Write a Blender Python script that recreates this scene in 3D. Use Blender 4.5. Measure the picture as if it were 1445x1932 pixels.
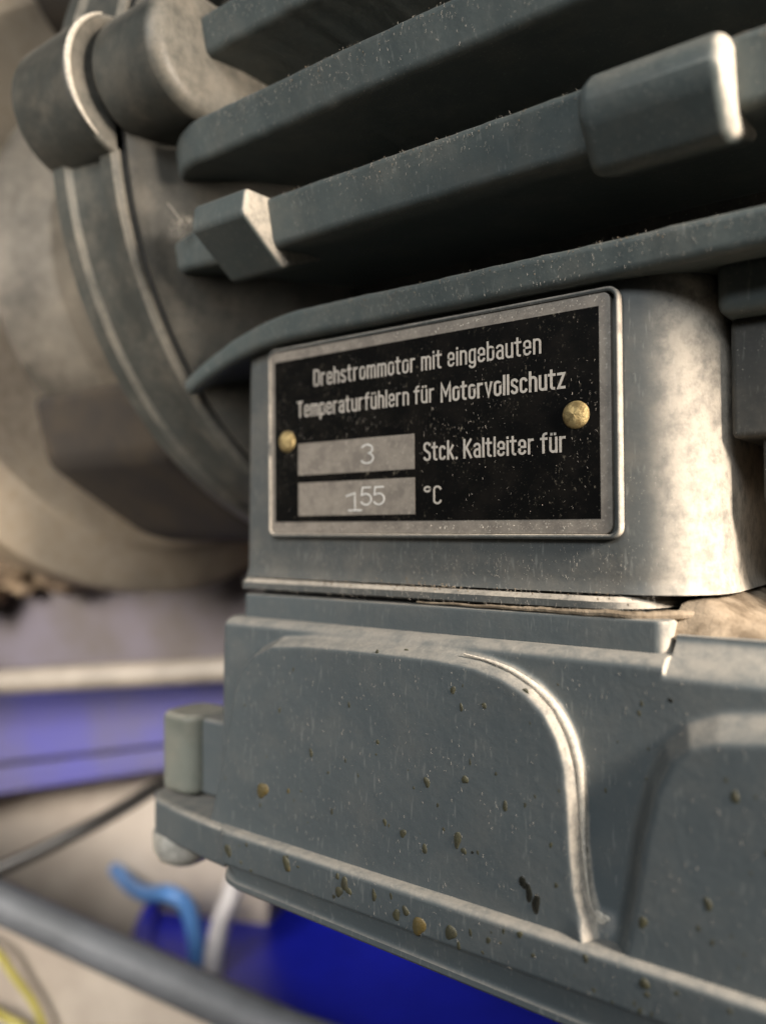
import bpy, bmesh, math, random
import numpy as np
from mathutils import Vector, Matrix, noise as mnoise
random.seed(7); np.random.seed(7)
SC = bpy.context.scene
COL = SC.collection
for o in list(bpy.data.objects): bpy.data.objects.remove(o)
MM = 0.001
UP = 420.0            # the floor lies 420 mm under the plate's lower edge

def W(x, y, z): return Vector((x * MM, y * MM, (z + UP) * MM))

# ------------------------------------------------------------------ camera
cd = bpy.data.cameras.new('camera'); cam = bpy.data.objects.new('camera', cd); COL.objects.link(cam)
YAW, PIT, ROL = math.radians(36.751), math.radians(0.996), math.radians(-0.354)
F = Vector((-math.sin(YAW) * math.cos(PIT), math.cos(YAW) * math.cos(PIT), math.sin(PIT)))
R0 = Vector((math.cos(YAW), math.sin(YAW), 0)); U0 = R0.cross(F)
R = R0 * math.cos(ROL) + U0 * math.sin(ROL); U = -R0 * math.sin(ROL) + U0 * math.cos(ROL)
rot = Matrix((R, U, -F)).transposed().to_4x4()
cam.matrix_world = Matrix.Translation(W(140.63, -143.5, -1.065)) @ rot
cd.sensor_fit = 'HORIZONTAL'; cd.sensor_width = 36; cd.lens = 36 * 1500 / 1445
cd.clip_start = 0.005; cd.clip_end = 50
cd.dof.use_dof = True; cd.dof.focus_distance = 0.157; cd.dof.aperture_fstop = 9.0
SC.camera = cam

# ------------------------------------------------------------------ world and lamps (indoors: machine room lamps and an added background fill)
w = bpy.data.worlds.new('World'); SC.world = w; w.use_nodes = True
bg = w.node_tree.nodes['Background']; bg.inputs[0].default_value = (0.80, 0.92, 1.0, 1); bg.inputs[1].default_value = 0.012

def lamp(name, loc, target, size, power, col):
    l = bpy.data.lights.new(name, 'AREA'); l.shape = 'RECTANGLE'; l.size, l.size_y = size
    l.energy = power; l.color = col
    o = bpy.data.objects.new(name, l); COL.objects.link(o)
    o.location = W(*loc); d = W(*target) - W(*loc)
    o.rotation_euler = d.to_track_quat('-Z', 'Y').to_euler()
    return o
lamp('work_lamp', (340, -32, 110), (80, 0, 0), (.06, .06), 3.3, (1.0, .88, .75))
lamp('ceiling_tube_lamp', (330, -1050, 720), (0, 0, 0), (1.2, .35), 12.6, (.91, .965, 1.0))
bl = lamp('background_fill', (-80, -440, 120), (-250, 90, -60), (.2, .2), .85, (1.0, .93, .85))  # added fill, spread narrowed so it brightens the background
bl.data.spread = math.radians(58)

SC.render.engine = 'CYCLES'
vs = SC.view_settings; vs.view_transform = 'Standard'; vs.look = 'None'; vs.gamma = 1; vs.use_curve_mapping = False
vs.exposure = -0.08

# ------------------------------------------------------------------ materials
def nt(name):
    m = bpy.data.materials.new(name); m.use_nodes = True
    t = m.node_tree; b = t.nodes['Principled BSDF']
    return m, t, b
def N(t, kind, **k):
    n = t.nodes.new(kind)
    for a, v in k.items(): setattr(n, a, v)
    return n
def noise(t, scale, detail=4, rough=.6, stretch=None, off=(0, 0, 0)):
    tc = N(t, 'ShaderNodeNewGeometry'); mp = N(t, 'ShaderNodeMapping')
    t.links.new(tc.outputs['Position'], mp.inputs[0])
    mp.inputs['Location'].default_value = off
    if stretch: mp.inputs['Scale'].default_value = stretch
    n = N(t, 'ShaderNodeTexNoise'); n.inputs['Scale'].default_value = scale
    n.inputs['Detail'].default_value = detail; n.inputs['Roughness'].default_value = rough
    t.links.new(mp.outputs[0], n.inputs['Vector'])
    return n.outputs['Fac']
def ramp(t, fac, a, b, va=0., vb=1.):
    n = N(t, 'ShaderNodeMapRange', interpolation_type='SMOOTHSTEP')
    t.links.new(fac, n.inputs[0])
    for i, v in zip((1, 2, 3, 4), (a, b, va, vb)): n.inputs[i].default_value = v
    return n.outputs[0]
def math_(t, op, a, b):
    n = N(t, 'ShaderNodeMath', operation=op); n.use_clamp = True
    for i, v in enumerate((a, b)):
        if isinstance(v, (int, float)): n.inputs[i].default_value = v
        else: t.links.new(v, n.inputs[i])
    return n.outputs[0]
def mix(t, fac, a, b):
    n = N(t, 'ShaderNodeMix', data_type='RGBA')
    if isinstance(fac, (int, float)): n.inputs[0].default_value = fac
    else: t.links.new(fac, n.inputs[0])
    for i, v in ((6, a), (7, b)):
        if isinstance(v, tuple): n.inputs[i].default_value = (*v, 1)
        else: t.links.new(v, n.inputs[i])
    return n.outputs[2]
def bump(t, b, h, strength, dist):
    n = N(t, 'ShaderNodeBump'); n.inputs['Strength'].default_value = strength; n.inputs['Distance'].default_value = dist
    t.links.new(h, n.inputs['Height']); t.links.new(n.outputs[0], b.inputs['Normal'])
def facing(t, vec, lo, hi):
    g = N(t, 'ShaderNodeNewGeometry'); d = N(t, 'ShaderNodeVectorMath', operation='DOT_PRODUCT')
    t.links.new(g.outputs['Normal'], d.inputs[0]); d.inputs[1].default_value = vec
    return ramp(t, d.outputs['Value'], lo, hi)

DUST = (.42, .35, .27)
def dusty_paint(name, base, base2=None, rough=.55, film=.10, top=.85, side=.0, specks=.5, streak=.5, big=40):
    """cast machine paint with settled dust on upward faces, side paling of right-facing ones (dust plus painted lamplight), specks and lint"""
    m, t, b = nt(name)
    base2 = base2 or tuple(c * .82 for c in base)
    c = mix(t, ramp(t, noise(t, big, 5), .35, .65), base, base2)
    # thin uneven film of dust
    f = math_(t, 'MULTIPLY', ramp(t, noise(t, 90, 6, .7, off=(3, 1, 2)), .40, .72), film)
    c = mix(t, f, c, DUST)
    # fine upright streaks
    s = math_(t, 'MULTIPLY', ramp(t, noise(t, 1400, 2, .5, (1, 1, .16)), .60, .74), streak * .22)
    c = mix(t, s, c, (.36, .36, .33))
    # settled dust; side also paints right-facing faces paler, as if lit
    up = math_(t, 'MULTIPLY', facing(t, (0.12, 0, .99), .28, .80), top)
    if side: up = math_(t, 'MAXIMUM', up, math_(t, 'MULTIPLY', facing(t, (.97, -.1, .2), .34, .86), side))
    up = math_(t, 'MULTIPLY', up, ramp(t, noise(t, 260, 7, .72, off=(7, 7, 7)), .30, .62, .35, 1.))
    c = mix(t, up, c, mix(t, noise(t, 900, 3), (.60, .53, .44), (.45, .40, .335)))
    # specks of grit
    k = math_(t, 'MULTIPLY', math_(t, 'MULTIPLY', ramp(t, noise(t, 2600, 2, .5), .685, .74), ramp(t, noise(t, 60, 3, off=(5, 2, 9)), .38, .62, .15, 1.)), specks)
    c = mix(t, k, c, (.55, .50, .42))
    t.links.new(c, b.inputs['Base Color'])
    r = math_(t, 'ADD', rough, math_(t, 'MULTIPLY', up, .35))
    t.links.new(r, b.inputs['Roughness']); b.inputs['Specular IOR Level'].default_value = .2
    hh = math_(t, 'ADD', math_(t, 'MULTIPLY', noise(t, 500, 5, .6), .7), math_(t, 'MULTIPLY', up, noise(t, 2500, 3)))
    hh = math_(t, 'ADD', math_(t, 'MULTIPLY', hh, .55), math_(t, 'MULTIPLY', noise(t, 130, 4, .55), .45))
    bump(t, b, hh, .32, .0006)
    return m

GREY = (.118, .132, .128)
M = {}
M['paint'] = dusty_paint('grey_green_machine_paint', (.092, .106, .108), (.085, .098, .10), side=.45, rough=.5)
M['fin'] = dusty_paint('fin_paint', (.090, .106, .104), (.082, .097, .095), film=.09, top=.12, side=.85, streak=.8, rough=.45)
M['ped'] = dusty_paint('pedestal_paint', (.086, .091, .089), (.080, .085, .083), film=.12, side=.95, streak=.9, rough=.45)
M['boxpaint'] = dusty_paint('terminal_box_paint', (.088, .102, .107), (.083, .096, .101), film=.06, side=.80, top=.30, streak=.8, specks=.24, rough=.5)
M['shadecast'] = dusty_paint('shaded_barrel_paint', (.045, .045, .042), film=.08, top=.2)  # darker copy of the paint: shade of grooves and housing put into colour
M['ring'] = dusty_paint('end_shield_paint', (.070, .073, .066), (.05, .051, .045), film=.15, top=.45, side=.2, specks=.1, streak=.2, rough=.38)

M['collar'] = dusty_paint('collar_paint', (.068, .066, .058), (.045, .043, .037), film=.12, top=.2, side=0, specks=.1, streak=.2, rough=.45)

M['pale'] = dusty_paint('pale_post_paint', (.17, .18, .155), (.12, .127, .108), film=.15, top=.4, side=0, specks=.2, streak=.3, rough=.4)

def plain(name, col, rough=.5, metal=0., var=.25, scale=60, col2=None, lo=.35, hi=.65, bmp=.15, spec=.5):
    m, t, b = nt(name)
    c2 = col2 or tuple(c * (1 - var) for c in col)
    t.links.new(mix(t, ramp(t, noise(t, scale, 6, .65), lo, hi), col, c2), b.inputs['Base Color'])
    b.inputs['Roughness'].default_value = rough; b.inputs['Metallic'].default_value = metal
    b.inputs['Specular IOR Level'].default_value = spec
    if bmp: bump(t, b, noise(t, scale * 8, 4), bmp, .0004)
    return m
# aluminium of the plate: worn, brownish, smudged
m, t, b = nt('worn_plate_aluminium'); M['alu'] = m
c = mix(t, ramp(t, noise(t, 220, 6, .7), .38, .66), (.285, .25, .21), (.195, .17, .145))
c = mix(t, math_(t, 'MULTIPLY', ramp(t, noise(t, 1800, 3), .60, .70), .6), c, (.52, .47, .40))
t.links.new(c, b.inputs['Base Color']); b.inputs['Metallic'].default_value = .25; b.inputs['Roughness'].default_value = .5
bump(t, b, noise(t, 1500, 3), .15, .0002)
# black print of the plate: dusty specks, scratches
m, t, b = nt('black_plate_print'); M['black'] = m
c = mix(t, ramp(t, noise(t, 150, 5), .4, .7), (.004, .004, .004), (.009, .008, .007))
patch = ramp(t, noise(t, 70, 4, .6, off=(4, 4, 1)), .42, .66)
k = math_(t, 'MULTIPLY', ramp(t, noise(t, 1500, 4, .65, (1, 1, .55)), .60, .72), math_(t, 'ADD', math_(t, 'MULTIPLY', patch, .85), .0))
c = mix(t, math_(t, 'MULTIPLY', k, .75), c, (.26, .225, .17))
k2 = math_(t, 'MULTIPLY', ramp(t, noise(t, 3400, 2, .5), .70, .75), .35)
c = mix(t, k2, c, (.34, .30, .24))
t.links.new(c, b.inputs['Base Color']); b.inputs['Roughness'].default_value = .38; b.inputs['Specular IOR Level'].default_value = .06
# lettering: bare metal, partly rubbed
m, t, b = nt('bare_lettering'); M['letter'] = m
c = mix(t, math_(t, 'MULTIPLY', ramp(t, noise(t, 1100, 4, .7), .52, .70), .42), (.46, .42, .37), (.10, .09, .075))
t.links.new(c, b.inputs['Base Color']); b.inputs['Roughness'].default_value = .55; b.inputs['Metallic'].default_value = .1
M['stamp'] = plain('stamped_digit_metal', (.80, .78, .74), .4, .2, .2, 900)
M['brass'] = plain('brass_rivet', (.50, .38, .18), .48, .7, .55, 600, (.22, .16, .07), .42, .62, .6)
M['steel'] = plain('zinc_steel', (.85, .83, .76), .2, .6, .3, 300)
M['dust'] = plain('settled_dust', (.66, .60, .51), 1., 0, .25, 900, bmp=.6, spec=.05)
M['heap'] = plain('brown_settled_dirt', (.30, .24, .175), 1., 0, .4, 120, (.13, .10, .07), bmp=.8, spec=.05)
M['heap2'] = plain('crumbly_dirt', (.34, .25, .165), 1., 0, .4, 30, (.07, .05, .035), .42, .58, bmp=.8, spec=.05)
M['lint'] = plain('pale_lint', (.36, .335, .30), 1., 0, .3, 700, bmp=0, spec=.05)
M['web'] = plain('cobweb_lint', (.42, .38, .32), 1., 0, .3, 700, bmp=0, spec=.05)
M['grease'] = plain('greenish_grease', (.068, .064, .036), .42, 0, .5, 700, (.045, .044, .03), bmp=.3)
M['grease2'] = plain('ochre_grease', (.10, .082, .038), .45, 0, .4, 700, (.10, .07, .02), bmp=.3)
M['grease3'] = plain('black_oil', (.02, .02, .016), .12, 0, .3, 700, bmp=.2)
M['gap'] = plain('rubber_gasket', (.012, .012, .012), .8)
M['pump'] = dusty_paint('dusty_pump_casting', (.31, .24, .16), (.085, .06, .038), film=.2, top=.8, side=.35, big=13)
M['adapter'] = dusty_paint('shaded_adapter_paint', (.11, .095, .075), (.03, .026, .02), film=.2, top=.5, side=.2, big=25)  # dark tone puts the shade below the end shield into the bell's colour
M['brown'] = plain('brown_dirty_steel', (.085, .062, .046), .6, .0, .5, 45, (.06, .045, .034))
M['hole'] = plain('dark_bore', (.008, .007, .006), .9)
M['rust'] = plain('rust', (.22, .115, .035), .9, 0, .5, 70, (.09, .05, .02))
M['wall'] = plain('stained_plaster', (.36, .30, .225), .9, 0, .4, 9, (.24, .195, .14), .4, .62)
M['backwall'] = plain('dark_plaster', (.10, .09, .075), .9, 0, .4, 9, (.06, .05, .04))  # unseen back wall, kept dark so little light bounces off it
M['floor'] = plain('darkened_concrete', (.075, .065, .055), .8, 0, .3, 12, (.045, .04, .034))  # unseen floor, darkened to cut light bounced up under the fins
M['plinth'] = plain('pale_concrete', (.48, .41, .34), .9, 0, .25, 16, (.36, .30, .245))
M['lav'] = plain('dusty_blue_steel', (.14, .122, .145), .7, 0, .4, 22, (.105, .088, .08))
M['blue'] = plain('faded_blue_steel', (.085, .08, .29), .55, 0, .3, 18, (.105, .095, .20))
M['tan'] = plain('tan_plastic_conduit', (.31, .265, .215), .55, 0, .3, 30)
M['cable'] = plain('black_cable_sheath', (.03, .026, .022), .5)
M['pipe'] = plain('grey_plastic_pipe', (.13, .135, .145), .6, 0, .3, 25)
M['drum'] = plain('royal_blue_plastic', (.012, .02, .52), .38, 0, .25, 14, bmp=.05)
M['lblue'] = plain('light_blue_hose', (.11, .27, .60), .4, 0, .2, 60)
M['white'] = plain('white_hose', (.58, .54, .53), .45, 0, .15, 40)
M['yellow'] = plain('yellow_wire', (.55, .47, .10), .5, 0, .25, 60)
M['dark'] = plain('black_brown_matte', (.016, .012, .009), .8, 0, .4, 40, (.034, .024, .014))

# ------------------------------------------------------------------ builders (all in mm of the plate: x along the motor, y into it, z up)
def link(name, me, mat, parent=None, smooth=True, sharp=40):
    o = bpy.data.objects.new(name, me); COL.objects.link(o)
    me.materials.clear(); me.materials.append(M[mat] if isinstance(mat, str) else mat)
    if smooth:
        for p in me.polygons: p.use_smooth = True
        me.set_sharp_from_angle(angle=math.radians(sharp))
        if len(me.polygons) < 12000:      # flat faces keep their own normals beside rounded edges
            wn = o.modifiers.new('weighted_normals', 'WEIGHTED_NORMAL'); wn.keep_sharp = True; wn.weight = 100
    if parent is None: o.location = (0, 0, UP * MM)
    else:
        par = parent; base = Vector((0, 0, 0))
        while par is not None: base += par.location; par = par.parent
        o.parent = parent; o.location = Vector((0, 0, UP * MM)) - base
    return o
def pyd(name, vs, fs, mat, parent=None, smooth=True, sharp=40):
    me = bpy.data.meshes.new(name)
    me.from_pydata([(x * MM, y * MM, z * MM) for x, y, z in vs], [], fs); me.update()
    bm = bmesh.new(); bm.from_mesh(me); bmesh.ops.recalc_face_normals(bm, faces=bm.faces[:]); bm.to_mesh(me); bm.free()
    return link(name, me, mat, parent, smooth, sharp)
def finish(bm, name, mat, parent=None, sharp=40):
    bmesh.ops.recalc_face_normals(bm, faces=bm.faces[:])
    bmesh.ops.scale(bm, vec=(MM, MM, MM), verts=bm.verts[:])
    me = bpy.data.meshes.new(name); bm.to_mesh(me); bm.free()
    return link(name, me, mat, parent, True, sharp)
def prism_bm(poly, a, b, axis='z', bev=0, seg=3):
    """poly 2-D, extruded from a to b along axis, all rim edges bevelled"""
    bm = bmesh.new()
    def P(p, h):
        return {'z': (p[0], p[1], h), 'y': (p[0], h, p[1]), 'x': (h, p[0], p[1])}[axis]
    lo = [bm.verts.new(P(p, a)) for p in poly]; hi = [bm.verts.new(P(p, b)) for p in poly]
    n = len(poly); f0 = bm.faces.new(lo[::-1]); f1 = bm.faces.new(hi)
    for i in range(n): bm.faces.new((lo[i], lo[(i + 1) % n], hi[(i + 1) % n], hi[i]))
    if bev:
        bmesh.ops.recalc_face_normals(bm, faces=bm.faces[:])
        es = list(set(f0.edges) | set(f1.edges))
        bmesh.ops.bevel(bm, geom=es, offset=bev, segments=seg, profile=.5, affect='EDGES', clamp_overlap=True)
    return bm
def rrect(x0, x1, y0, y1, r, n=8):
    """rounded rectangle; r may be four radii: (x1y1, x0y1, x0y0, x1y0)"""
    rs = r if isinstance(r, tuple) else (r,) * 4
    out = []
    for (cx, cy, sx, sy, a0), q in zip(((x1, y1, -1, -1, 0), (x0, y1, 1, -1, 90), (x0, y0, 1, 1, 180), (x1, y0, -1, 1, 270)), rs):
        for k in range(n + 1):
            a = math.radians(a0 + 90 * k / n)
            out.append((cx + sx * q + q * math.cos(a), cy + sy * q + q * math.sin(a)))
    return out
def box_bm(x0, x1, y0, y1, z0, z1, bev=1., seg=3):
    bm = bmesh.new(); bmesh.ops.create_cube(bm, size=1)
    for v in bm.verts:
        v.co = Vector((x0 + (v.co.x + .5) * (x1 - x0), y0 + (v.co.y + .5) * (y1 - y0), z0 + (v.co.z + .5) * (z1 - z0)))
    if bev: bmesh.ops.bevel(bm, geom=bm.edges[:], offset=bev, segments=seg, profile=.5, affect='EDGES')
    return bm
def smooth_path(pts, n=8):
    P = [Vector(p) for p in pts]; P = [P[0] * 2 - P[1]] + P + [P[-1] * 2 - P[-2]]; out = []
    for i in range(1, len(P) - 2):
        for k in range(n):
            s = k / n; a, b, c, d = P[i - 1:i + 3]
            out.append(.5 * ((2 * b) + (c - a) * s + (2 * a - 5 * b + 4 * c - d) * s * s + (3 * b - a - 3 * c + d) * s ** 3))
    out.append(P[-2]); return out
def tube_data(pts, rad, n=14, cap=True):
    pts = [Vector(p) for p in pts]; vs = []; fs = []; N_ = len(pts)
    ref = Vector((.13, .21, .97))
    for i, p in enumerate(pts):
        d = (pts[min(i + 1, N_ - 1)] - pts[max(i - 1, 0)]).normalized()
        a = d.cross(ref); a = (a if a.length > .05 else d.cross(Vector((1, 0, 0)))).normalized(); c = d.cross(a)
        r = rad(i / (N_ - 1)) if callable(rad) else rad
        for k in range(n):
            an = 2 * math.pi * k / n; vs.append(p + a * (r * math.cos(an)) + c * (r * math.sin(an)))
    for i in range(N_ - 1):
        for k in range(n): fs.append((i * n + k, i * n + (k + 1) % n, (i + 1) * n + (k + 1) % n, (i + 1) * n + k))
    if cap: fs.append(tuple(range(n))[::-1]); fs.append(tuple((N_ - 1) * n + k for k in range(n)))
    return vs, fs
def tube(name, pts, rad, mat, parent=None, n=14):
    vs, fs = tube_data(pts, rad, n); return pyd(name, vs, fs, mat, parent)
def lathe(name, prof, cy, cz, mat, parent=None, n=160, sharp=30):
    """closed profile of (x, r) turned about the line y=cy, z=cz"""
    vs = []; fs = []; m = len(prof)
    for k in range(n):
        a = 2 * math.pi * k / n
        for x, r in prof: vs.append((x, cy + r * math.cos(a), cz + r * math.sin(a)))
    for k in range(n):
        for j in range(m):
            a, b = k * m + j, k * m + (j + 1) % m; c, d = ((k + 1) % n) * m + (j + 1) % m, ((k + 1) % n) * m + j
            fs.append((a, b, c, d))
    return pyd(name, vs, fs, mat, parent, sharp=sharp)
def thing(name, label, cat, base, group=None):
    o = bpy.data.objects.new(name, None); COL.objects.link(o); o.empty_display_size = .02
    o.location = W(*base); o['label'] = label; o['category'] = cat
    if group: o['group'] = group
    return o
def tag(o, label, cat, group=None):
    o['label'] = label; o['category'] = cat
    if group: o['group'] = group
    return o
def struct(o): o['kind'] = 'structure'; return o
def stuff(o): o['kind'] = 'stuff'; return o

# ------------------------------------------------------------------ the setting
bm = box_bm(-900, 900, -900, 900, -460, -420, 0); struct(finish(bm, 'floor', 'floor'))
bm = box_bm(-640, -600, -900, 900, -420, 700, 0); struct(finish(bm, 'wall_left', 'wall'))
bm = box_bm(-600, 900, 860, 900, -420, 700, 0); struct(finish(bm, 'wall_back', 'backwall'))

# ------------------------------------------------------------------ the motor
CY, CZ = 90., 108.          # its axis
motor = thing('electric_motor', 'grey-green finned electric motor with terminal box and black rating plate', 'motor', (60, 90, -90))

RB = 72.
lathe('barrel', [(-40, 60), (-40, RB), (210, RB), (210, 60)], CY, CZ, 'shadecast', motor, 120)

def fin(ytip, zlo, zhi, x0=-33.6, x1=205., drop=15., seg=16, rlen=26., zdrop=0.):
    """one level cooling fin: tapered section with a rounded tip, dying into the barrel at its left end"""
    xs = [x0 + rlen * (k / seg) for k in range(seg)] + [x0 + rlen + (x1 - x0 - rlen) * k / 130 for k in range(131)]
    vs = []; fs = []; zc = (zlo + zhi) / 2; rr = 1.6; yb = 62.; sl = .22
    for x in xs:
        s = max(0., 1 - (x - x0) / rlen)
        yt = ytip + drop * s ** 2.2 + .3 * mnoise.noise(Vector((x * .03, zlo, 1))) + .16 * mnoise.noise(Vector((x * .22, zlo, 4)))
        hw = (zhi - zlo) / 2 * (1 - .42 * s); bw = hw - 2.6
        sec = [(yb, bw), (yt + 12, hw - 1.4)]
        for k in range(6):
            a = math.radians(90 * k / 5); sec.append((yt + rr - rr * math.sin(a), hw - rr + rr * math.cos(a)))
        sec = sec + [(p, -q) for p, q in reversed(sec)]; m = len(sec)
        for p, q in sec:
            wv = .22 * mnoise.noise(Vector((x * .05, zlo + q * .1, p * .05))) + .14 * mnoise.noise(Vector((x * .3, zlo + q * .4, 2))) - zdrop * s ** 1.8
            vs.append((x, p + (sl * (hw - q) if p < yt + 6 else (2 * sl * hw if q < 0 and p < yb else 0)), zc + q + wv))
    for i in range(len(xs) - 1):
        for k in range(m): fs.append((i * m + k, i * m + (k + 1) % m, (i + 1) * m + (k + 1) % m, (i + 1) * m + k))
    fs.append(tuple(range(m))); fs.append(tuple((len(xs) - 1) * m + k for k in range(m)))
    return pyd('fin', vs, fs, 'fin', motor, sharp=35)
FINS = ((-4.2, 44.4, 51.0, 12), (-12.5, 64.4, 75.6, 5), (-18, 88.2, 98, 17), (-18, 113.2, 122.4, 4), (-13, 135, 146, 5), (-4, 158, 169, 6), (10, 180, 190, 6))
for yt, z0, z1, dr in FINS: fin(yt, z0, z1, drop=(3 if z0 < 50 else dr), zdrop=(10. if z0 < 50 else 0.), rlen=(44. if z0 < 50 else 26.))

def prism_all(poly, a, b, bev, seg=4):
    bm = prism_bm(poly, a, b, 'x')
    bmesh.ops.recalc_face_normals(bm, faces=bm.faces[:])
    bmesh.ops.bevel(bm, geom=bm.edges[:], offset=bev, segments=seg, profile=.5, affect='EDGES', clamp_overlap=True)
    return bm
bm = prism_all([(6, 75.4), (-15.5, 75.2), (-19.6, 71), (-19.2, 66.5), (-12.5, 58.5), (6, 65)], 88, 111.5, 3.4, 5)
finish(bm, 'lug', 'fin', motor)['label'] = 'large rounded lug cast on the fin'
bm = prism_all([(8, 76.4), (-19, 75.8), (-20, 69.5), (-7, 60), (8, 66)], -8.5, 9.8, 1.2, 3)
finish(bm, 'lug', 'fin', motor)['label'] = 'small square lug with a dusty side'

# bolt boss on the barrel and the end shield with its own bulge, a joint line between
def stadium(cy, cz, r, ylen, n=20):
    out = []
    for k in range(n + 1):
        a = math.radians(90 + 180 * k / n); out.append((cy + r * math.cos(a), cz + r * math.sin(a)))
    out += [(cy + ylen, cz - r), (cy + ylen, cz + r)]
    return out
bm = prism_bm(stadium(-16.5, 113.5, 15.4, 34), -33.2, -7, 'x', 4., 5); finish(bm, 'bolt_boss', 'ring', motor)
bm = prism_bm(stadium(-18.5, 112.5, 18.4, 30), -60, -34.2, 'x', 1.6, 3); finish(bm, 'bolt_boss', 'ring', motor)
es = lathe('end_shield', [(-58, 70), (-60, 110), (-59.5, 115), (-58, 116.4), (-53, 116.2), (-51.6, 114.6), (-41, 113.0), (-39.6, 114.4), (-35.4, 114.2), (-34.2, 112.8), (-34.2, 70)], CY, CZ, 'ring', motor)
lathe('joint_seal', [(-34.1, 78), (-34.1, 111), (-33.3, 111), (-33.3, 78)], CY, CZ, 'gap', es)
lathe('rear_collar', [(-33.2, 70), (-33.2, 111), (-31, 112), (-28.5, 110), (-26, 104), (-20, 96), (-10, 88), (0, 74), (0, 60)], CY, CZ, 'collar', motor)
lathe('adapter_bell', [(-58, 60), (-60.5, 92), (-66, 91), (-76, 80), (-100, 72), (-130, 74), (-149, 88), (-149, 60)], CY, CZ, 'adapter', motor)

# pedestal: the neck that carries the terminal box
def loft(name, rings, mat, parent, sharp=35):
    vs = [p for r in rings for p in r]; m = len(rings[0]); fs = []
    for i in range(len(rings) - 1):
        for k in range(m): fs.append((i * m + k, i * m + (k + 1) % m, (i + 1) * m + (k + 1) % m, (i + 1) * m + k))
    fs.append(tuple(range(m))); fs.append(tuple((len(rings) - 1) * m + k for k in range(m)))
    return pyd(name, vs, fs, mat, parent, sharp=sharp)
rings = []
for z, g in ((-14, .6), (-12.5, .15), (-11, 0), (0, -.1), (20, -.3), (34, -.4), (40, -.5), (43.6, -.7), (46, -1.6), (47.6, -4)):
    rr = (17., 4., 2.2, 17.)      # x1y1, x0y1, x0y0, x1y0
    rings.append([(x, y, z) for x, y in rrect(-12 - g, 104 + g, 1 - g, 84, rr, 12)])
loft('pedestal', rings, 'ped', motor)
rings = []
for z, g in ((-14.2, 1.2), (-14.0, 2.6), (-14.9, 3.4), (-16.6, 3.4), (-17.0, 2.8)):
    rings.append([(x, y, z + (.5 * math.sin(x * .05) if z > -16 else .0)) for x, y in rrect(-9.5 - g * .3, 92 + g, 1 - g, 84, (14, 4, 2, 14), 12)])
loft('pedestal_lip', rings, 'ped', motor)
bm = prism_bm(rrect(-8, 92, 1.5, 80, 4), -18.0, -16.8, 'z'); finish(bm, 'gasket', 'gap', motor)

# housing shoulder to the right of the pedestal, and an added dark block below it
bm = box_bm(103.2, 215, 7.5, 90, 36.6, 47, 2.4); finish(bm, 'shoulder_and_shade_block', 'fin', motor)
bm = box_bm(104.6, 215, 12, 90, 14.6, 36.8, 1.2); finish(bm, 'shoulder_and_shade_block', 'shadecast', motor)
bm = box_bm(109.5, 215, 14, 90, 2.5, 14.8, 1.0); finish(bm, 'shoulder_and_shade_block', 'shadecast', motor)  # dark block added in place of the shaded gap under the shoulder

# ------------------------------------------------------------------ terminal box: cast face with two raised lobes
LOBE1 = [(-13.5, -76), (-10.5, -70), (-7.6, -60), (-3, -39), (-.5, -34.4), (3.5, -30.6), (10, -27.6), (20, -26.6), (37, -26.2), (55, -26.3), (64, -27), (70, -28.4), (75.2, -30.8), (79.2, -34.2), (81.8, -38.6), (83.3, -43.5), (83.9, -50), (84.2, -58), (85, -65), (86.3, -69), (87.5, -76)]
LOBE2 = [(89.5, -76), (92, -62), (93.6, -52), (95.5, -44), (98.2, -38), (102, -34.4), (107, -32.4), (116, -31), (140, -30.5), (190, -30), (190, -76)]
def sdf(poly, X, Z):
    """signed distance, positive inside"""
    d = np.full(X.shape, 1e9); ins = np.zeros(X.shape, bool); n = len(poly)
    for i in range(n):
        (ax, az), (bx, bz) = poly[i], poly[(i + 1) % n]
        ex, ez = bx - ax, bz - az; t_ = np.clip(((X - ax) * ex + (Z - az) * ez) / (ex * ex + ez * ez), 0, 1)
        d = np.minimum(d, np.hypot(X - ax - t_ * ex, Z - az - t_ * ez))
        c_ = (az > Z) != (bz > Z); xi = ax + (Z - az) * (bx - ax) / (bz - az + 1e-12); ins ^= c_ & (X < xi)
    return np.where(ins, d, -d)
def sm(a, b, x):
    s = np.clip((x - a) / (b - a), 0, 1); return s * s * (3 - 2 * s)
xs = np.arange(-13, 190.1, .4); zs = np.concatenate([np.arange(-73, -20.49, .4)])
X, Z = np.meshgrid(xs, zs)
base = 7.7 + .02 * (-Z - 24)
top = np.where(X < 98.2, 8 - 5.2 * np.sqrt(np.clip(1 - (1 - np.clip((-23.4 - Z) / 2.6, 0, 1)) ** 2, 0, 1)), 0)
depth_ = np.where(X < 98.2,
                  np.where(Z > -23.5, -10., 3.2) + (base - 3.2) * np.sqrt(np.clip(1 - (1 - np.clip((-23.6 - Z) / 2.4, 0, 1)) ** 2, 0, 1)),
                  1.0 + (base - 1.0) * sm(-20.8, -27.5, Z))
l1 = sdf(LOBE1, X, Z); l2 = sdf(LOBE2, X, Z)
def rnd(d, r): return np.sqrt(np.clip(1 - (1 - np.clip(d / r, 0, 1)) ** 2, 0, 1))
soft = 2.0 + 2.2 * sm(60, 10, X)
h1 = 4.3 * sm(-.6, 1.2, l1)
h2 = 5.2 * sm(-1.0, 3.4, l2)
hh_ = np.maximum(h1, h2)
for _ in range(3):                       # sanded casting: no creases where two slopes meet
    q_ = np.pad(hh_, 1, mode='edge'); hh_ = (q_[1:-1, 1:-1] * 2 + q_[:-2, 1:-1] + q_[2:, 1:-1] + q_[1:-1, :-2] + q_[1:-1, 2:]) / 6
Yf = -(depth_ + hh_)
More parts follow.
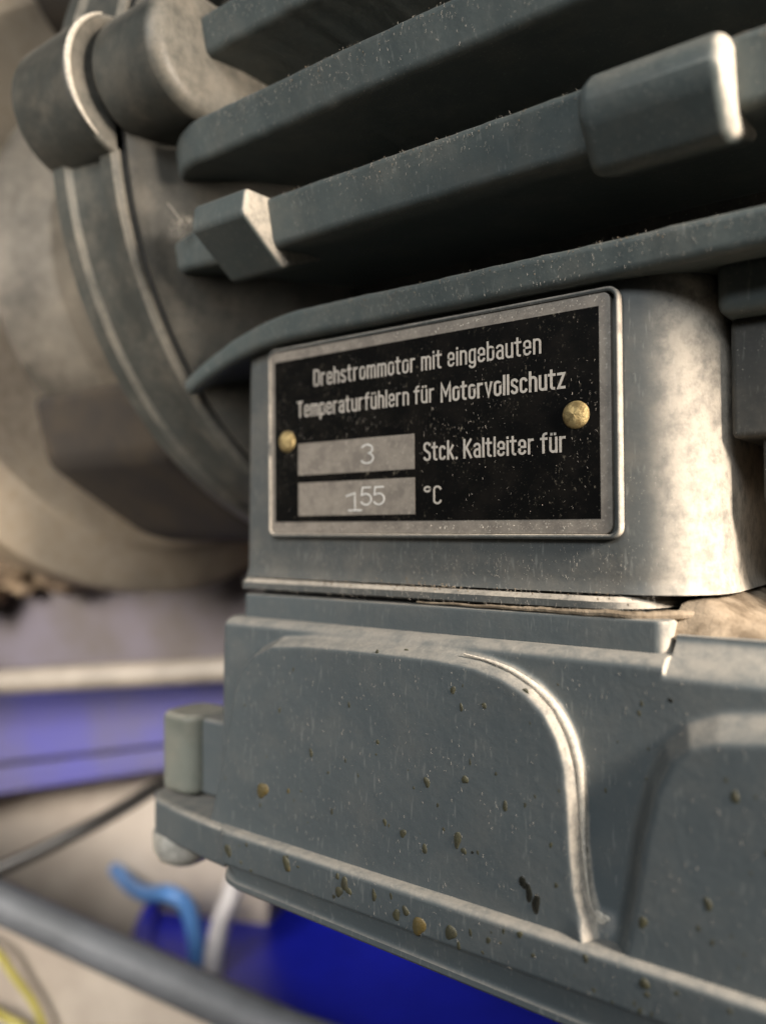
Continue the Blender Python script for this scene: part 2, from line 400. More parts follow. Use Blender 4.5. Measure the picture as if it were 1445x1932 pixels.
# left edge of the box rounds off
Yf += 6.0 * (1 - np.sqrt(np.clip(1 - np.clip((-9.6 - X) / 3.4, 0, 1) ** 2, 0, 1)))
# scooped foot of the valley and shallow undulation of the casting
Yf -= 2.6 * sm(-67.5, -72, Z) * np.exp(-((X - 87.6) / 3.2) ** 2)
for j in range(X.shape[0]):
    for i in range(X.shape[1]):
        Yf[j, i] += .12 * mnoise.noise(Vector((X[j, i] * .06, Z[j, i] * .06, 3.)))
vs = [(float(X[j, i]), float(Yf[j, i]), float(Z[j, i])) for j in range(X.shape[0]) for i in range(X.shape[1])]
nx, nz = X.shape[1], X.shape[0]; fs = []
for j in range(nz - 1):
    for i in range(nx - 1): fs.append((j * nx + i, j * nx + i + 1, (j + 1) * nx + i + 1, (j + 1) * nx + i))
# close the casting: ring of border vertices swept back to y = 88
border = [i for i in range(nx)] + [j * nx + nx - 1 for j in range(1, nz)] + [(nz - 1) * nx + i for i in range(nx - 2, -1, -1)] + [j * nx for j in range(nz - 2, 0, -1)]
b0 = len(vs); vs += [(vs[k][0], 88., vs[k][2]) for k in border]; nb = len(border)
for k in range(nb): fs.append((border[k], b0 + k, b0 + (k + 1) % nb, border[(k + 1) % nb]))
fs.append(tuple(b0 + k for k in range(nb)))
tbox = pyd('terminal_box', vs, fs, 'boxpaint', motor, sharp=50)
tbox['label'] = 'cast terminal box with two raised lobes and grease splashes'
bm = prism_bm(rrect(-9.5, 97.2, -2.9, 80, (3, 3, 2.5, 2.5), 6), -24.2, -18.0, 'z', .7, 2)
finish(bm, 'box_collar', 'boxpaint', tbox)
# corner post that takes the lid screw
bm = prism_bm(rrect(-37.5, -23.5, -7.5, 8, 4.5), -71.6, -50.5, 'z', 2.0, 4)
finish(bm, 'screw_post', 'pale', tbox)['label'] = 'pale grey-green corner post for the lid screw'
bm = prism_bm(rrect(-25, -8, -3.5, 7, 1.5), -71.6, -51.5, 'z', 1.2, 3); finish(bm, 'post_web', 'boxpaint', tbox)

# lid: lip with a corner ear, skirt below, thin bottom rim
def lid_plan(g):
    pts = rrect(-7 - g, 190, -16 - g, 92, (2, 4, 6, 2), 8)
    out = []
    for x, y in pts:
        out.append((x, y))
    return out
lid = finish(prism_bm(lid_plan(0), -80.6, -72.2, 'z', 1.3, 3), 'terminal_box_lid', 'boxpaint', motor)
lid['label'] = 'lipped lid closing the terminal box, grease drops along its lip'
ear = [(-2, -15.4), (-10, -14.9), (-22, -13.6), (-33, -11.4), (-39, -7), (-41, 0), (-39, 6), (-33, 10), (-2, 14)]
finish(prism_bm(ear, -81.6, -72.4, 'z', 1.2, 3), 'ear', 'boxpaint', lid)
rings = []
for z, g in ((-80.2, .4), (-81.0, .7), (-83, 1.0), (-86, 1.4), (-86.8, 1.2), (-87.2, .8), (-88.2, .7), (-88.8, 1.3)):
    rings.append([(x, y, z) for x, y in rrect(-7 + g, 190, -16 + g, 92, (2, 4, 7, 2), 8)])
rings = [[(x, y, z + (4.2 * max(0., 1 - (x + 7) / 60.) ** 2 * min(1., max(0., (-80.2 - z) / 6.)))) for x, y, z in q] for q in rings]
loft('skirt', rings, 'boxpaint', lid)
def turned_z(name, prof, cx, cy, mat, parent, n=32):
    vs = []; fs = []; m = len(prof)
    for k in range(n):
        a = 2 * math.pi * k / n
        for r, z in prof: vs.append((cx + r * math.cos(a), cy + r * math.sin(a), z))
    for k in range(n):
        for j in range(m - 1): fs.append((k * m + j, k * m + j + 1, ((k + 1) % n) * m + j + 1, ((k + 1) % n) * m + j))
    return pyd(name, vs, fs, mat, parent)
turned_z('screw', [(.01, -81.0), (8.2, -81.0), (8.6, -82.5), (8.4, -86), (7.0, -88.6), (4, -90.2), (.01, -90.8)], -30, -4, 'steel', lid)['label'] = 'shiny domed screw under the ear'

# ------------------------------------------------------------------ rating plate
plate = finish(prism_bm(rrect(-1.7, 86.6, -2.9, 42.6, 1.8), -.15, .9, 'y', .2, 2), 'name_plate', 'alu', motor)
plate['label'] = 'black rating plate with bare metal border and German lettering'
# painted rim round the plate
def frame(name, x0, x1, z0, z1, wd, y0, y1, mat, parent, r=2.4):
    prof = [(0, y1), (0, y0 + .45), (.25, y0 + .1), (.6, y0), (wd - .5, y0), (wd - .15, y0 + .15), (wd, y0 + .5), (wd, y1)]
    rings = []
    for g, y in prof: rings.append([(x, y, z) for x, z in rrect(x0 + g, x1 - g, z0 + g, z1 - g, max(.4, r - g), 8)])
    vs = [p for q in rings for p in q]; m = len(rings[0]); fs = []
    for i in range(len(rings) - 1):
        for k in range(m): fs.append((i * m + k, i * m + (k + 1) % m, (i + 1) * m + (k + 1) % m, (i + 1) * m + k))
    return pyd(name, vs, fs, mat, parent)
frame('rim', -2.5, 88.4, -3.9, 43.4, 1.0, -.6, 1.0, 'ped', plate)
pl = lambda poly, y0, y1, nm, mat, bev=0: finish(prism_bm(poly, y0, y1, 'y', bev, 1), nm, mat, plate)
pl([(0, 0), (84.4, 0), (84.4, 40), (0, 40)], -.22, -.10, 'print_panel', 'black')
pl([(7.9, 11.35), (42.35, 11.35), (42.35, 19.1), (7.9, 19.1)], -.27, -.2, 'entry_field', 'alu')
pl([(7.9, 1.45), (42.4, 1.45), (42.4, 9.5), (7.9, 9.5)], -.27, -.2, 'entry_field', 'alu')
def rivet(cx, cz, r):
    prof = [(.01, -1.35), (r * .35, -1.28), (r * .62, -1.08), (r * .85, -.75), (r * .97, -.4), (r, -.05), (r, .3)]
    vs = []; fs = []; n = 32; m = len(prof)
    for k in range(n):
        a = 2 * math.pi * k / n
        for q, y in prof: vs.append((cx + q * math.cos(a), y * (1 + .04 * math.sin(3 * a)), cz + q * math.sin(a)))
    for k in range(n):
        for j in range(m - 1): fs.append((k * m + j, k * m + j + 1, ((k + 1) % n) * m + j + 1, ((k + 1) % n) * m + j))
    return pyd('rivet', vs, fs, 'brass', plate)
rivet(4.2, 19.9, 2.75); rivet(79.7, 19.9, 2.75)

# engraver's narrow lettering as strokes: cap height 1, x height .72
XH = .73; WD = .30
def arc(cx, cy, rx, ry, a0, a1, n=7):
    return [(cx + rx * math.cos(math.radians(a0 + (a1 - a0) * k / n)), cy + ry * math.sin(math.radians(a0 + (a1 - a0) * k / n))) for k in range(n + 1)]
def oval(w_, lo, hi):
    r = w_ / 2
    return arc(r, hi - r, r, r, 0, 180) + arc(r, lo + r, r, r, 180, 360) + [(w_, hi - r)]
def arch(x, w_): r = w_ / 2; return [(x, XH - r)] + arc(x + r, XH - r, r, r, 180, 0) + [(x + w_, 0)]
def cup(w_): r = w_ / 2; return [(0, XH), (0, r)] + arc(r, r, r, r, 180, 360)
r_ = WD / 2
dot = lambda x, y: [(x, y), (x, y + .012)]
SS = lambda w_, h: arc(w_ / 2, h - w_ / 2, w_ / 2, w_ / 2, 20, 180, 8) + [(0.02, h * .62), (w_ * .5, h * .5), (w_ - .02, h * .38)] + arc(w_ / 2, w_ / 2, w_ / 2, w_ / 2, 0, -160, 8)
G = {
 'D': (.36, [[(0, 0), (0, 1), (.14, 1)] + arc(.14, .78, .22, .22, 90, 0) + arc(.14, .22, .22, .22, 0, -90) + [(0, 0)]]),
 'T': (.36, [[(0, 1), (.36, 1)], [(.18, 1), (.18, 0)]]),
 'M': (.50, [[(0, 0), (0, 1), (.25, .36), (.50, 1), (.50, 0)]]),
 'K': (.38, [[(0, 0), (0, 1)], [(.37, 1), (.02, .42)], [(.12, .56), (.38, 0)]]),
 'S': (.34, [SS(.34, 1.)]),
 'C': (.34, [arc(.17, .83, .17, .17, 10, 180) + arc(.17, .17, .17, .17, 180, 350)]),
 'r': (.22, [[(0, 0), (0, XH)], [(0, XH - .17)] + arc(.16, XH - .16, .16, .16, 180, 78, 4)]),
 'e': (WD, [[(0, .37), (WD, .37), (WD, XH - r_)] + arc(r_, XH - r_, r_, r_, 0, 180) + arc(r_, r_, r_, r_, 180, 345)]),
 'h': (WD, [[(0, 0), (0, 1)], arch(0, WD)]),
 's': (.27, [SS(.27, XH)]),
 't': (.22, [[(.07, .95), (.07, .12)] + arc(.19, .12, .12, .12, 180, 270, 4), [(-.04, XH), (.22, XH)]]),
 'o': (WD, [oval(WD, 0, XH)]),
 'm': (.50, [[(0, 0), (0, XH)], arch(0, .25), arch(.25, .25)]),
 'i': (.0, [[(0, 0), (0, XH)], dot(0, .94)]),
 'n': (WD, [[(0, 0), (0, XH)], arch(0, WD)]),
 'g': (WD, [oval(WD, 0, XH), [(WD, XH), (WD, -.12)] + arc(r_, -.12, r_, r_, 0, -160)]),
 'b': (WD, [[(0, 0), (0, 1)], oval(WD, 0, XH)]),
 'a': (WD, [arc(r_, XH - r_, r_, r_, 160, 0) + [(WD, 0)], [(WD, .42), (r_, .42)] + arc(r_, .21, r_, .21, 90, 270) + [(WD, .04)]]),
 'u': (WD, [cup(WD), [(WD, XH), (WD, 0)]]),
 'p': (WD, [[(0, -.26), (0, XH)], oval(WD, 0, XH)]),
 'f': (.22, [[(.07, 0), (.07, .86)] + arc(.21, .86, .14, .14, 180, 90, 4), [(-.04, XH), (.22, XH)]]),
 'l': (.0, [[(0, 0), (0, 1)]]),
 'v': (.30, [[(0, XH), (.15, 0), (.30, XH)]]),
 'c': (.28, [arc(.14, XH - .14, .14, .14, 15, 180) + arc(.14, .14, .14, .14, 180, 345)]),
 'z': (.28, [[(0, XH), (.28, XH), (0, 0), (.28, 0)]]),
 'k': (.30, [[(0, 0), (0, 1)], [(.28, XH), (.02, .30)], [(.10, .42), (.30, 0)]]),
 '.': (.0, [dot(0, 0)]),
 '\u00b0': (.30, [arc(.15, .86, .15, .14, 0, 360, 16)]),
 '3': (.40, [arc(.2, .76, .2, .24, 150, -70, 8) + arc(.2, .27, .22, .27, 75, -150, 9)]),
 '1': (.12, [[(-.08, .84), (.08, 1), (.08, 0)], [(-.04, 0), (.2, 0)]]),
 '5': (.40, [[(.36, 1), (.04, 1), (.0, .56)] + arc(.18, .32, .22, .32, 120, -150, 10)]),
}
G['\u00fc'] = (WD, G['u'][1] + [dot(.06, .94), dot(WD - .06, .94)])
def ribbon(pl_, tw, vs, fs, T, y0, y1):
    P = [Vector((a, b)) for a, b in pl_]
    Q = [P[0]]
    for p in P[1:]:
        if (p - Q[-1]).length > 1e-4: Q.append(p)
    P = Q
    if len(P) < 2: return
    d0 = (P[1] - P[0]).normalized(); d1 = (P[-1] - P[-2]).normalized()
    P[0] = P[0] - d0 * tw * .5; P[-1] = P[-1] + d1 * tw * .5
    b0 = len(vs); n = len(P)
    for i, p in enumerate(P):
        a = (P[i] - P[i - 1]).normalized() if i else (P[1] - P[0]).normalized()
        c = (P[i + 1] - P[i]).normalized() if i < n - 1 else a
        tn = a + c; tn = tn.normalized() if tn.length > .2 else a
        nn = Vector((-tn.y, tn.x)); sc = min(2.2, 1 / max(.35, nn.dot(Vector((-a.y, a.x)))))
        for s in (1, -1):
            q = p + nn * (s * tw * .5 * sc)
            for y in (y0, y1): x_, z_ = T(q.x, q.y); vs.append((x_, y, z_))
    for i in range(n - 1):
        a = b0 + i * 4; c = a + 4
        fs += [(a, c, c + 2, a + 2), (a, a + 1, c + 1, c), (a + 2, c + 2, c + 3, a + 3)]
    e = b0 + (n - 1) * 4
    fs += [(b0, b0 + 2, b0 + 3, b0 + 1), (e, e + 1, e + 3, e + 2)]
def lettering(text, x0, x1, zb, cap, tw, name='lettering', mat='letter', y0=-.255, gap=.21, space=.34, rise=0., jitter=0.):
    adv = 0.; pos = []
    for i, ch in enumerate(text):
        if ch == ' ': adv += space - gap * .4; continue
        pos.append((ch, adv)); adv += G[ch][0] + gap
    wdt = adv - gap; sx = (x1 - x0 - tw * cap) / wdt; sz = cap * (1 - tw)
    vs = []; fs = []; nst = 0
    for k, (ch, a) in enumerate(pos):
        jz = jitter * [(-.25), .1, 0, .05][k % 4]
        for pl_ in G[ch][1]:
            pts = [(x0 + tw * cap / 2 + (a + u) * sx, zb + tw * cap / 2 + v * sz + jz) for u, v in pl_]
            nst += 1
            ribbon(pts, tw * cap, vs, fs, lambda q, z: (q, z), y0 - .008 * (nst % 4), y0 + .06)
    return pyd(name, vs, fs, mat, plate, smooth=False)
lettering('Drehstrommotor mit eingebauten', 13.0, 72.6, 32.6, 4.1, .106)
lettering('Temperaturf\u00fchlern f\u00fcr', 7.6, 47.6, 25.5, 4.0, .106)
lettering('Motorvollschutz', 49.2, 77.6, 25.2, 4.15, .124)
lettering('Stck. Kaltleiter f\u00fcr', 44.7, 77.6, 12.9, 4.1, .116)
lettering('\u00b0C', 44.7, 49.2, 3.5, 4.0, .10)
lettering('3', 27.4, 31.0, 13.1, 4.6, .075, 'stamped_number', 'stamp', -.30)
lettering('1', 24.2, 26.4, 2.4, 4.3, .075, 'stamped_number', 'stamp', -.30)
lettering('55', 27.4, 34.2, 3.6, 4.3, .075, 'stamped_number', 'stamp', -.30, gap=.12)

# ------------------------------------------------------------------ dirt that lies on the motor
def blob_data(c, r, asp, nrm, vs, fs, seed):
    n, m = 16, 6; b0 = len(vs); ph = seed * 1.7
    ax = Vector((1, 0, 0)) if abs(nrm.x) < .8 else Vector((0, 0, 1)); ax = (ax - nrm * ax.dot(nrm)).normalized(); az = nrm.cross(ax)
    ca, sa = math.cos(ph), math.sin(ph)
    for j in range(m):
        e = j / (m - 1) * math.pi / 2
        for k in range(n):
            a = 2 * math.pi * k / n; q = r * math.cos(e) * (1 + .16 * math.sin(2 * a + ph) + .10 * math.sin(3 * a + 2 * ph))
            u, v = q * math.cos(a), q * math.sin(a) * asp
            vs.append(tuple(Vector(c) + ax * (u) + az * (v) + nrm * (r * .30 * math.sin(e) - .05)))
    for j in range(m - 1):
        for k in range(n): fs.append((b0 + j * n + k, b0 + j * n + (k + 1) % n, b0 + (j + 1) * n + (k + 1) % n, b0 + (j + 1) * n + k))
    fs.append(tuple(b0 + (m - 1) * n + k for k in range(n)))
def face_y(x, z):
    i = int(round((x + 13) / .4)); j = int(round((z + 73) / .4))
    return float(Yf[max(0, min(nz - 1, j)), max(0, min(nx - 1, i))])
FRONT = Vector((0, -1, 0))
def globs(name, items, mat, parent):
    vs = []; fs = []
    for k, (x, z, r, asp) in enumerate(items):
        y = face_y(x, z) if z > -72 else (-16 if z > -80.5 else -14)
        blob_data((x, y, z), r, asp, FRONT, vs, fs, k + len(items))
    return stuff(pyd(name, vs, fs, mat, parent))
globs('grease_spots', [(59.1, -32.9, .65, 1.2), (61.9, -49.5, .7, 1.3), (53.2, -51.6, .75, 1.4), (70.4, -52.8, .6, 1.6), (60.2, -61.2, .8, 2.2), (61.6, -63, .6, 1.2), (22.7, -50.9, .55, 1.9), (40.5, -27.4, .5, 1.2), (46.6, -26.8, .6, 1), (74.3, -31.4, .6, 1), (33.3, -39.1, .4, 1.6), (13.1, -42.9, .4, 1.8), (41, -45.7, .45, 1.4), (43, -61.6, .5, 1.6), (52.7, -64.7, .7, 1.3), (47.5, -62.8, .8, 1.1), (110.3, -43, .6, 2), (106.2, -60.3, .7, 1.5), (28.8, -62.4, .4, 1.8), (96, -66, .7, 1.6), (66, -35, .5, 1.4), (61, -36, .45, 1.8)], 'grease', tbox)
globs('ochre_spots', [(7.9, -61.9, 1.7, 1.1), (8.8, -61.2, 1.1, 1), (-2.6, -38.7, .7, 1.3), (16, -60.5, .45, 1.4)], 'grease2', tbox)
globs('oil_drops', [(74, -65.6, .7, 1.9), (75.2, -67.2, .75, 2.2), (76.6, -68.8, .9, 1.9), (63.5, -62.8, .35, 1), (99.1, -30.6, .45, 1)], 'grease3', tbox)
globs('lip_grease', [(18.4, -74.9, 1.1, 1.5), (34.9, -75.0, 1.1, 1.2), (33.4, -77.0, 1.0, 1.2), (36, -76.2, .8, 1), (50.3, -76.2, .9, 1), (48.1, -77.6, 1.0, 1.1), (60.6, -77.3, 1.2, 1.3), (-.2, -76.5, 1.1, 1.4), (42.5, -75.3, .6, 2), (74.9, -73.4, .6, 1), (96.9, -74.6, .8, 1.3), (80.3, -82.4, .8, 1), (33, -74, .6, 1)], 'grease', lid)
rng = random.Random(3)
globs('lip_specks', [(rng.uniform(2, 118), rng.choice((rng.uniform(-79.5, -73.5), rng.uniform(-84, -81.5))), rng.uniform(.2, .5), rng.uniform(.8, 1.9)) for _ in range(70)], 'grease', lid)
globs('fine_specks', [(rng.uniform(-5, 118), rng.uniform(-70, -29), rng.uniform(.15, .38), rng.uniform(1, 2.4)) for _ in range(60)], 'grease', tbox)
globs('lip_ochre', [(53.4, -78.2, 1.5, 1.3), (18.9, -75.6, .7, 1.5), (37.4, -82.6, .7, 1), (62.3, -84.6, .6, 1)], 'grease2', lid)
globs('lip_oil', [(36.4, -81.6, .9, 1), (61.7, -81.9, .8, .7), (67.3, -81.9, .55, 1), (70.6, -84.0, .8, .8), (62.9, -84.0, .5, 1), (80.3, -83.4, .7, 1)], 'grease3', lid)

# thick dust bank along the right edge of the first lobe
edge = smooth_path([(60, face_y(60, -26.6) + .3, -26.2), (66, 0, -27.1), (71, 0, -28.6), (75.8, 0, -31.2), (79.6, 0, -34.6), (82.2, 0, -39), (83.6, 0, -44), (84.2, 0, -50.5), (84.5, 0, -58), (85.2, 0, -64.5), (86.2, 0, -68.2), (88.4, 0, -69.6)], 8)
edge = [Vector((p.x + .1, -(7.7 + .02 * (-p.z - 24)) - 3.1, p.z)) for p in edge]
stuff(tube('dust_bank', [p + Vector((-.1, 1.4, 0)) for p in edge], lambda s: .2 + .6 * math.sin(math.pi * min(1, s * 1.15)) ** 1.5 * (1 + .25 * mnoise.noise(Vector((s * 22, 0, 0)))) if s < .86 else .2, 'dust', tbox, 12))
globs('dust_clot', [(87.3, -69.8, 1.1, 1.2), (88.0, -69.4, .8, 1), (86.8, -69.0, .7, 1.4)], 'dust', tbox)

jb = [(-33.6, -18.5 + 18.0 * math.cos(math.radians(a)), 112.5 + 18.0 * math.sin(math.radians(a))) for a in range(118, 246, 8)]
stuff(tube('dust_bead', smooth_path(jb, 3), lambda s: .2 + .62 * math.sin(math.pi * s) ** .8, 'dust', motor, 10))
hv = []; hf = []; n1, n2 = 60, 30
for j in range(n2 + 1):
    for i in range(n1 + 1):
        x = 96 + 60 * i / n1; y = .5 + 60 * j / n2
        h = -20.9 + 5.5 * math.exp(-((x - 100) / 9) ** 2) * sm(0, 6, y) + 1.6 * sm(1, 25, y) + .7 * mnoise.noise(Vector((x * .2, y * .2, 2))) + .35 * mnoise.noise(Vector((x * .8, y * .8, 5)))
        if i in (0, n1) or j in (0, n2): h = -21.6
        hv.append((x, y, float(h)))
for j in range(n2):
    for i in range(n1): hf.append((j * (n1 + 1) + i, j * (n1 + 1) + i + 1, (j + 1) * (n1 + 1) + i + 1, (j + 1) * (n1 + 1) + i))
stuff(pyd('dust_heap', hv, hf, 'heap', tbox))
stuff(tube('dust_seam', smooth_path([(x, (-2.2 if x < 90 else -2.2 + .35 * (x - 90) ** 1.3), -17.45 + .25 * mnoise.noise(Vector((x * .4, 0, 0)))) for x in range(44, 103, 3)], 3), lambda s: (.15 + .75 * s) * (1 + .5 * mnoise.noise(Vector((s * 40, 1, 0)))), 'heap', tbox, 8))
def fibres(name, seeds, mat, parent, wmin=.02, wmax=.05):
    """short curved hairs, each a thin ribbon of three segments"""
    vs = []; fs = []
    for (c, nrm, ln, d) in seeds:
        c = Vector(c); d = Vector(d).normalized(); side = d.cross(nrm); side = side.normalized() if side.length > .1 else Vector((1, 0, 0))
        wd = random.uniform(wmin, wmax); cur = random.uniform(-.5, .5); b0 = len(vs)
        for k in range(4):
            s = k / 3 - .5; p = c + d * (ln * s) + side * (cur * ln * s * s) + nrm * (.06 + .25 * ln * (.25 - s * s))
            vs += [tuple(p + side * wd * .5), tuple(p - side * wd * .5), tuple(p + nrm * wd * .8)]
        for k in range(3):
            a = b0 + k * 3
            for i in range(3): fs.append((a + i, a + (i + 1) % 3, a + 3 + (i + 1) % 3, a + 3 + i))
    return stuff(pyd(name, vs, fs, mat, parent, smooth=False))
def rdir(vert=.7):
    if random.random() < vert: return Vector((random.gauss(0, .25), -.1, 1))
    return Vector((random.gauss(0, 1), random.gauss(0, .3), random.gauss(0, 1)))
S = []
for k in range(600):                                    # cover face
    x, z = random.uniform(-8, 125), random.uniform(-71, -26); S.append(((x, face_y(x, z), z), FRONT, random.uniform(.2, .8), rdir(.8)))
for k in range(700):                                    # fuzz on the dust bank
    p = random.choice(edge); o_ = Vector((random.gauss(.5, .6), random.gauss(-.5, .5), random.gauss(.2, .6)))
    S.append((p + o_ * .9, o_.normalized() if o_.length > .1 else FRONT, random.uniform(.4, 1.3), o_ + Vector((0, 0, .2))))
fibres('lint', S, 'lint', tbox)
S = []
for k in range(500):                                    # lid lip
    x = random.uniform(-5, 118); S.append(((x, -15.8 + random.uniform(-.2, .3), random.uniform(-80, -72.3)), FRONT, random.uniform(.2, .7), rdir()))
fibres('lint', S, 'lint', lid)
S = []
for k in range(900):                                    # pedestal face, lip
    x = random.uniform(-10, 95)
    if random.random() < .55: S.append(((x, -2.3, random.uniform(-17, -13.6)), FRONT, random.uniform(.25, 1.0), rdir(.6)))
    else: S.append(((x, 1.0, random.uniform(-13, -4.5)), FRONT, random.uniform(.2, .7), rdir(.85)))
for yt, z0, z1, dr in FINS[:4]:                         # fin tips: most along the upper edge
    for k in range(420):
        x = random.uniform(-5, 125); z = max(z0 + 1, z1 - .4 - abs(random.gauss(0, 3.0)))
        S.append((Vector((x, yt - .1 + .22 * (z1 - z), z)), FRONT, random.uniform(.2, .75), rdir(.75)))
fibres('lint', S, 'lint', motor)
# crumbs and hairs on the plate
S = []
for k in range(900):
    x, z = random.uniform(1, 84), (random.uniform(1, 39) if random.random() < .5 else random.gauss(21, 4))
    if mnoise.noise(Vector((x * .09, z * .13, 5))) < -.05: continue
    S.append(((x, -.26, z), FRONT, random.uniform(.12, .5), rdir(.5)))
for k in range(260):
    x = random.uniform(-1, 86); S.append(((x, -.25, random.choice((-1.6, 41.2)) + random.gauss(0, .6)), FRONT, random.uniform(.2, .6), rdir(.4)))
fibres('lint', S, 'lint', plate, .02, .05)
vs = []; fs = []
for k in range(320):
    x, z = random.uniform(0, 85), random.choice((random.uniform(0, 40), random.gauss(22, 3), random.gauss(-1.5, .5), random.gauss(41.4, .4)))
    if not -2.4 < z < 42.4: continue
    blob_data((x, -.18, z), random.uniform(.05, .17), random.uniform(.8, 1.6), FRONT, vs, fs, k)
stuff(pyd('dust_crumbs', vs, fs, 'dust', plate))
vs = []; fs = []
for k in range(520):
    if k < 260:
        x = random.choice((random.gauss(46, 10), random.uniform(-8, 92))); p = (x, -2.3 + random.uniform(0, .8), -13.9 + random.gauss(-.7, .8))
        if x > 93: continue
    else:
        yt, z0, z1, dr = random.choice(FINS[:3]); x = random.uniform(5, 120); p = (x, yt + .2, z1 - abs(random.gauss(0, 1.2)) - .2)
    blob_data(p, random.uniform(.04, .18) if k < 260 else random.uniform(.04, .13), random.uniform(.8, 1.8), FRONT, vs, fs, k)
stuff(pyd('dust_crumbs', vs, fs, 'heap', motor))
# cobweb rag by the small lug
S = []
for k in range(60):
    S.append((Vector((-18.5 + random.gauss(0, 1.4), -14 + random.gauss(0, 1), 74.6 + random.gauss(0, 1.3))), FRONT, random.uniform(1., 3.2), Vector((random.gauss(0, 1), random.gauss(0, 1), random.gauss(0, 1)))))
for k in range(8): S.append((Vector((-23 + k * .8, -14.5, 81 - k * .85)), FRONT, 2.2, Vector((.62, 0, -.75))))
for k in range(26): S.append((Vector((-46 + random.gauss(0, 2.), -12 + random.gauss(0, 1.5), 133 + random.gauss(0, 2.5))), FRONT, random.uniform(1.5, 5), Vector((random.gauss(0, 1), random.gauss(0, 1), random.gauss(.6, 1)))))
fibres('cobweb', S, 'web', motor, .05, .12)

# ------------------------------------------------------------------ what stands beyond the motor (out of focus)
pump = thing('pump', 'dust-covered tan pump casting bolted beneath the motor end shield', 'pump', (-180, 90, -24))
lathe('flange', [(-150, 40), (-150, 118), (-152, 121), (-154, 136), (-156, 139), (-172, 140), (-174, 138), (-174, 40)], CY, CZ, 'pump', pump)
lathe('casing', [(-174, 30), (-174, 118), (-190, 124), (-210, 130), (-230, 126), (-260, 110), (-285, 80), (-285, 30)], CY, CZ, 'pump', pump)

sg = finish(prism_all([(12, 48), (34, 42), (62, 36), (80, 20), (78, -8), (60, -4), (40, 8), (18, 22)], -138, -66, 5, 4), 'shade_block', 'dark', pump)  # added dark block, shaped to stand in for shade below the end shield
def beam(name, a, b, h0, h1, th, mat, label, cat, bev=2):
    """upright bar from a to b (x, y), between heights given at either end, th thick, leaning nowhere"""
    a_, b_ = Vector((a[0], a[1], 0)), Vector((b[0], b[1], 0)); d = (b_ - a_).normalized(); n_ = Vector((-d.y, d.x, 0))
    c = [a_, b_, b_ + n_ * th, a_ + n_ * th]; hh = [h0, h1, h1, h0]
    bm = bmesh.new()
    lo = [bm.verts.new((p.x, p.y, q[0])) for p, q in zip(c, hh)]; hi = [bm.verts.new((p.x, p.y, q[1])) for p, q in zip(c, hh)]
    bm.faces.new(lo[::-1]); bm.faces.new(hi)
    for i in range(4): bm.faces.new((lo[i], lo[(i + 1) % 4], hi[(i + 1) % 4], hi[i]))
    bmesh.ops.recalc_face_normals(bm, faces=bm.faces[:])
    bmesh.ops.bevel(bm, geom=bm.edges[:], offset=bev, segments=2, profile=.5, affect='EDGES')
    o = finish(bm, name, mat)
    if label: tag(o, label, cat)
    return o
lav = beam('machine_frame', (-380, 74.5), (-130, 162.5), (-90, -33), (-68, -14), 22, 'lav', 'dusty lavender-grey steel frame bar that carries the pump', 'frame bar')
vs = []; fs = []
for k in range(46):
    u = k / 45; c = Vector((-345 + 195 * u, 84 + 70 * u, -31 + 13 * u)) + Vector((random.gauss(0, 5), random.gauss(-6, 8), random.gauss(4, 6)))
    r = random.uniform(5, 16); b0 = len(vs); bm = bmesh.new(); bmesh.ops.create_icosphere(bm, subdivisions=2, radius=1)
    for v in bm.verts:
        p = v.co * r * (1 + .45 * mnoise.noise(v.co * 1.6 + Vector((k * 3.1, 0, 0)))); vs.append((c.x + p.x * 1.3, c.y + p.y, c.z + p.z * .7))
    bm.verts.ensure_lookup_table(); fs += [tuple(b0 + v.index for v in f.verts) for f in bm.faces]; bm.free()
db = stuff(pyd('debris', vs, fs, 'heap2')); db['label'] = 'brown crumbly dirt and debris lying on the lavender frame bar'; db['category'] = 'debris'
blue = thing('frame_channel', 'faded violet-blue steel channel below the tan conduit', 'steel channel', (-245, 114, -420))
def channel(nm, h0, h1, off, th, mat='blue'):
    o = beam(nm, (-420 + off * .4, 33.3 - off), (-120 + off * .4, 171.6 - off), h0, h1, th, mat, None, None, 1.5)
    o.parent = blue; o.location = Vector((0, 0, UP * MM)) - blue.location; return o
channel('upper_flange', (-153, -104), (-103, -79), 0, 18)
channel('seam', (-158, -151), (-105, -101), -3, 14, 'dark')
channel('lower_flange', (-176, -156), (-112, -104), 2, 18)
tag(tube('conduit', [(-560, -101, -102), (-263, 56, -79), (-203, 88, -74), (-143, 120, -69), (-90, 148, -65)], 6.2, 'tan'), 'tan conduit running level between the lavender bar and the blue channel', 'conduit')
pb = beam('concrete_block', (-470, 55), (-180, 177), (-420, -182), (-420, -132), 150, 'plinth', 'pale tan concrete block beneath the blue channel', 'block', 4)
tag(tube('black_cable', smooth_path([(-420, -260, -418), (-300, -115, -255), (-235, -30, -176), (-194, 22, -147), (-181, 38, -139), (-169, 53, -131), (-163, 69, -125), (-158, 92, -117), (-154, 126, -112), (-158, 158, -108)], 8), 3.1, 'cable'), 'thin black cable slanting across the pale concrete block', 'cable')
tag(tube('grey_pipe', [(-600, -164, -16), (-197, 19, -150), (-74, 75, -191), (20, 118, -212)], 7.8, 'pipe'), 'straight grey plastic pipe sloping down under the terminal box', 'pipe')
beam('board', (-360, -42), (-50, 99), (-420, -102), (-420, -205), 9, 'plinth', 'tan board with a sloping top edge behind the grey pipe', 'board', 1.5)
dr = thing('drum', 'royal blue plastic drum below the terminal box lid', 'drum', (-130, 235, -420))
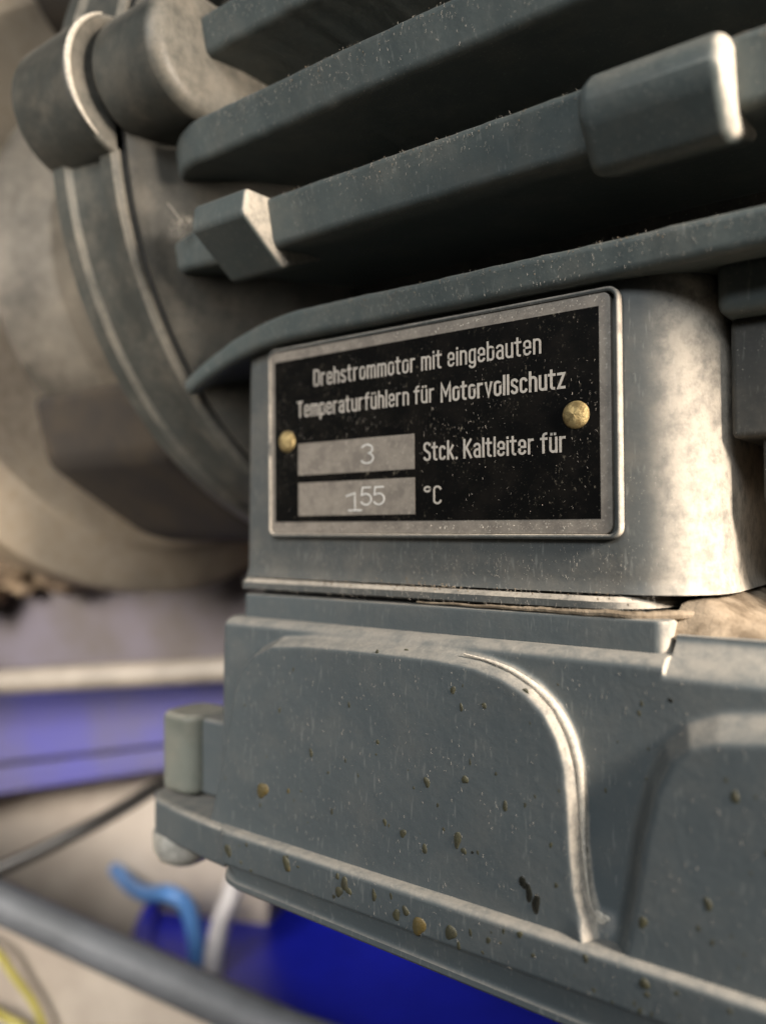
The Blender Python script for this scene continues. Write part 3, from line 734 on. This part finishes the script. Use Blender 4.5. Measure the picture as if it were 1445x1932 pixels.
def turn_at(nm, prof, mat, parent, cx=-130, cy=235, n=72):
    prof = [(r * 1.45, z) for r, z in prof]
    return turned_z(nm, prof, cx, cy, mat, parent, n)
turn_at('shell', [(.01, -420), (98, -420), (100, -417), (101, -320), (103, -318), (103, -312), (101, -310), (100, -240), (98, -228)], 'drum', dr)
turn_at('lid', [(99, -236), (103, -234), (103.5, -222), (102, -219), (97, -219), (96, -224), (.01, -225)], 'drum', dr)
tag(tube('light_blue_hose', smooth_path([(-269, 140, -203), (-237, 128, -200), (-209, 118, -193), (-188, 115, -186), (-179, 119, -192), (-176, 122, -212), (-178, 123, -230)], 7), 4.2, 'lblue'), 'short light blue hose bending down onto the blue drum', 'hose')
tag(tube('white_hose', smooth_path([(-160, 166, -110), (-163, 150, -152), (-165, 140, -178), (-163, 133, -188), (-166, 128, -203), (-165, 123, -221), (-161, 120, -233)], 7), 5.0, 'white'), 'white hose standing on the blue drum beside the light blue one', 'hose')
y1 = [(-330, -64, -118), (-260, -20, -146), (-194, 19, -169), (-180, 30, -186), (-168, 37, -209), (-160, 39, -260), (-158, 34, -420)]
y2 = [(-330, -66, -172), (-260, -22, -184), (-194, 19, -197), (-182, 28, -203), (-172, 34, -213), (-166, 35, -260), (-170, 28, -420)]
tag(tube('yellow_wire', smooth_path(y1, 7), 1.5, 'yellow'), 'longer yellow wire curving down the tan board from under the grey pipe', 'wire', 'yellow wires by the board')
tag(tube('yellow_wire', smooth_path(y2, 7), 1.5, 'yellow'), 'second yellow wire, lower on the tan board below the longer one', 'wire', 'yellow wires by the board')
# dark curved arm and rusty rod behind the end shield, up on the wall side
tag(tube('black_arm', smooth_path([(-600, 120, 300), (-260, 60, 255), (-170, 40, 222), (-130, 44, 206), (-95, 62, 190), (-60, 90, 186)], 6), 20, 'dark', None, 20), 'black curved arm above the motor end shield', 'bracket')
tag(tube('rusty_rod', smooth_path([(-186, 16, 420), (-180, 22, 250), (-176, 27, 205), (-175, 28, 160), (-172, 34, 120)], 6), lambda s: 6 + 3 * math.sin(13 * s), 'rust', None, 16), 'rusty rod standing behind the motor end shield', 'rod')
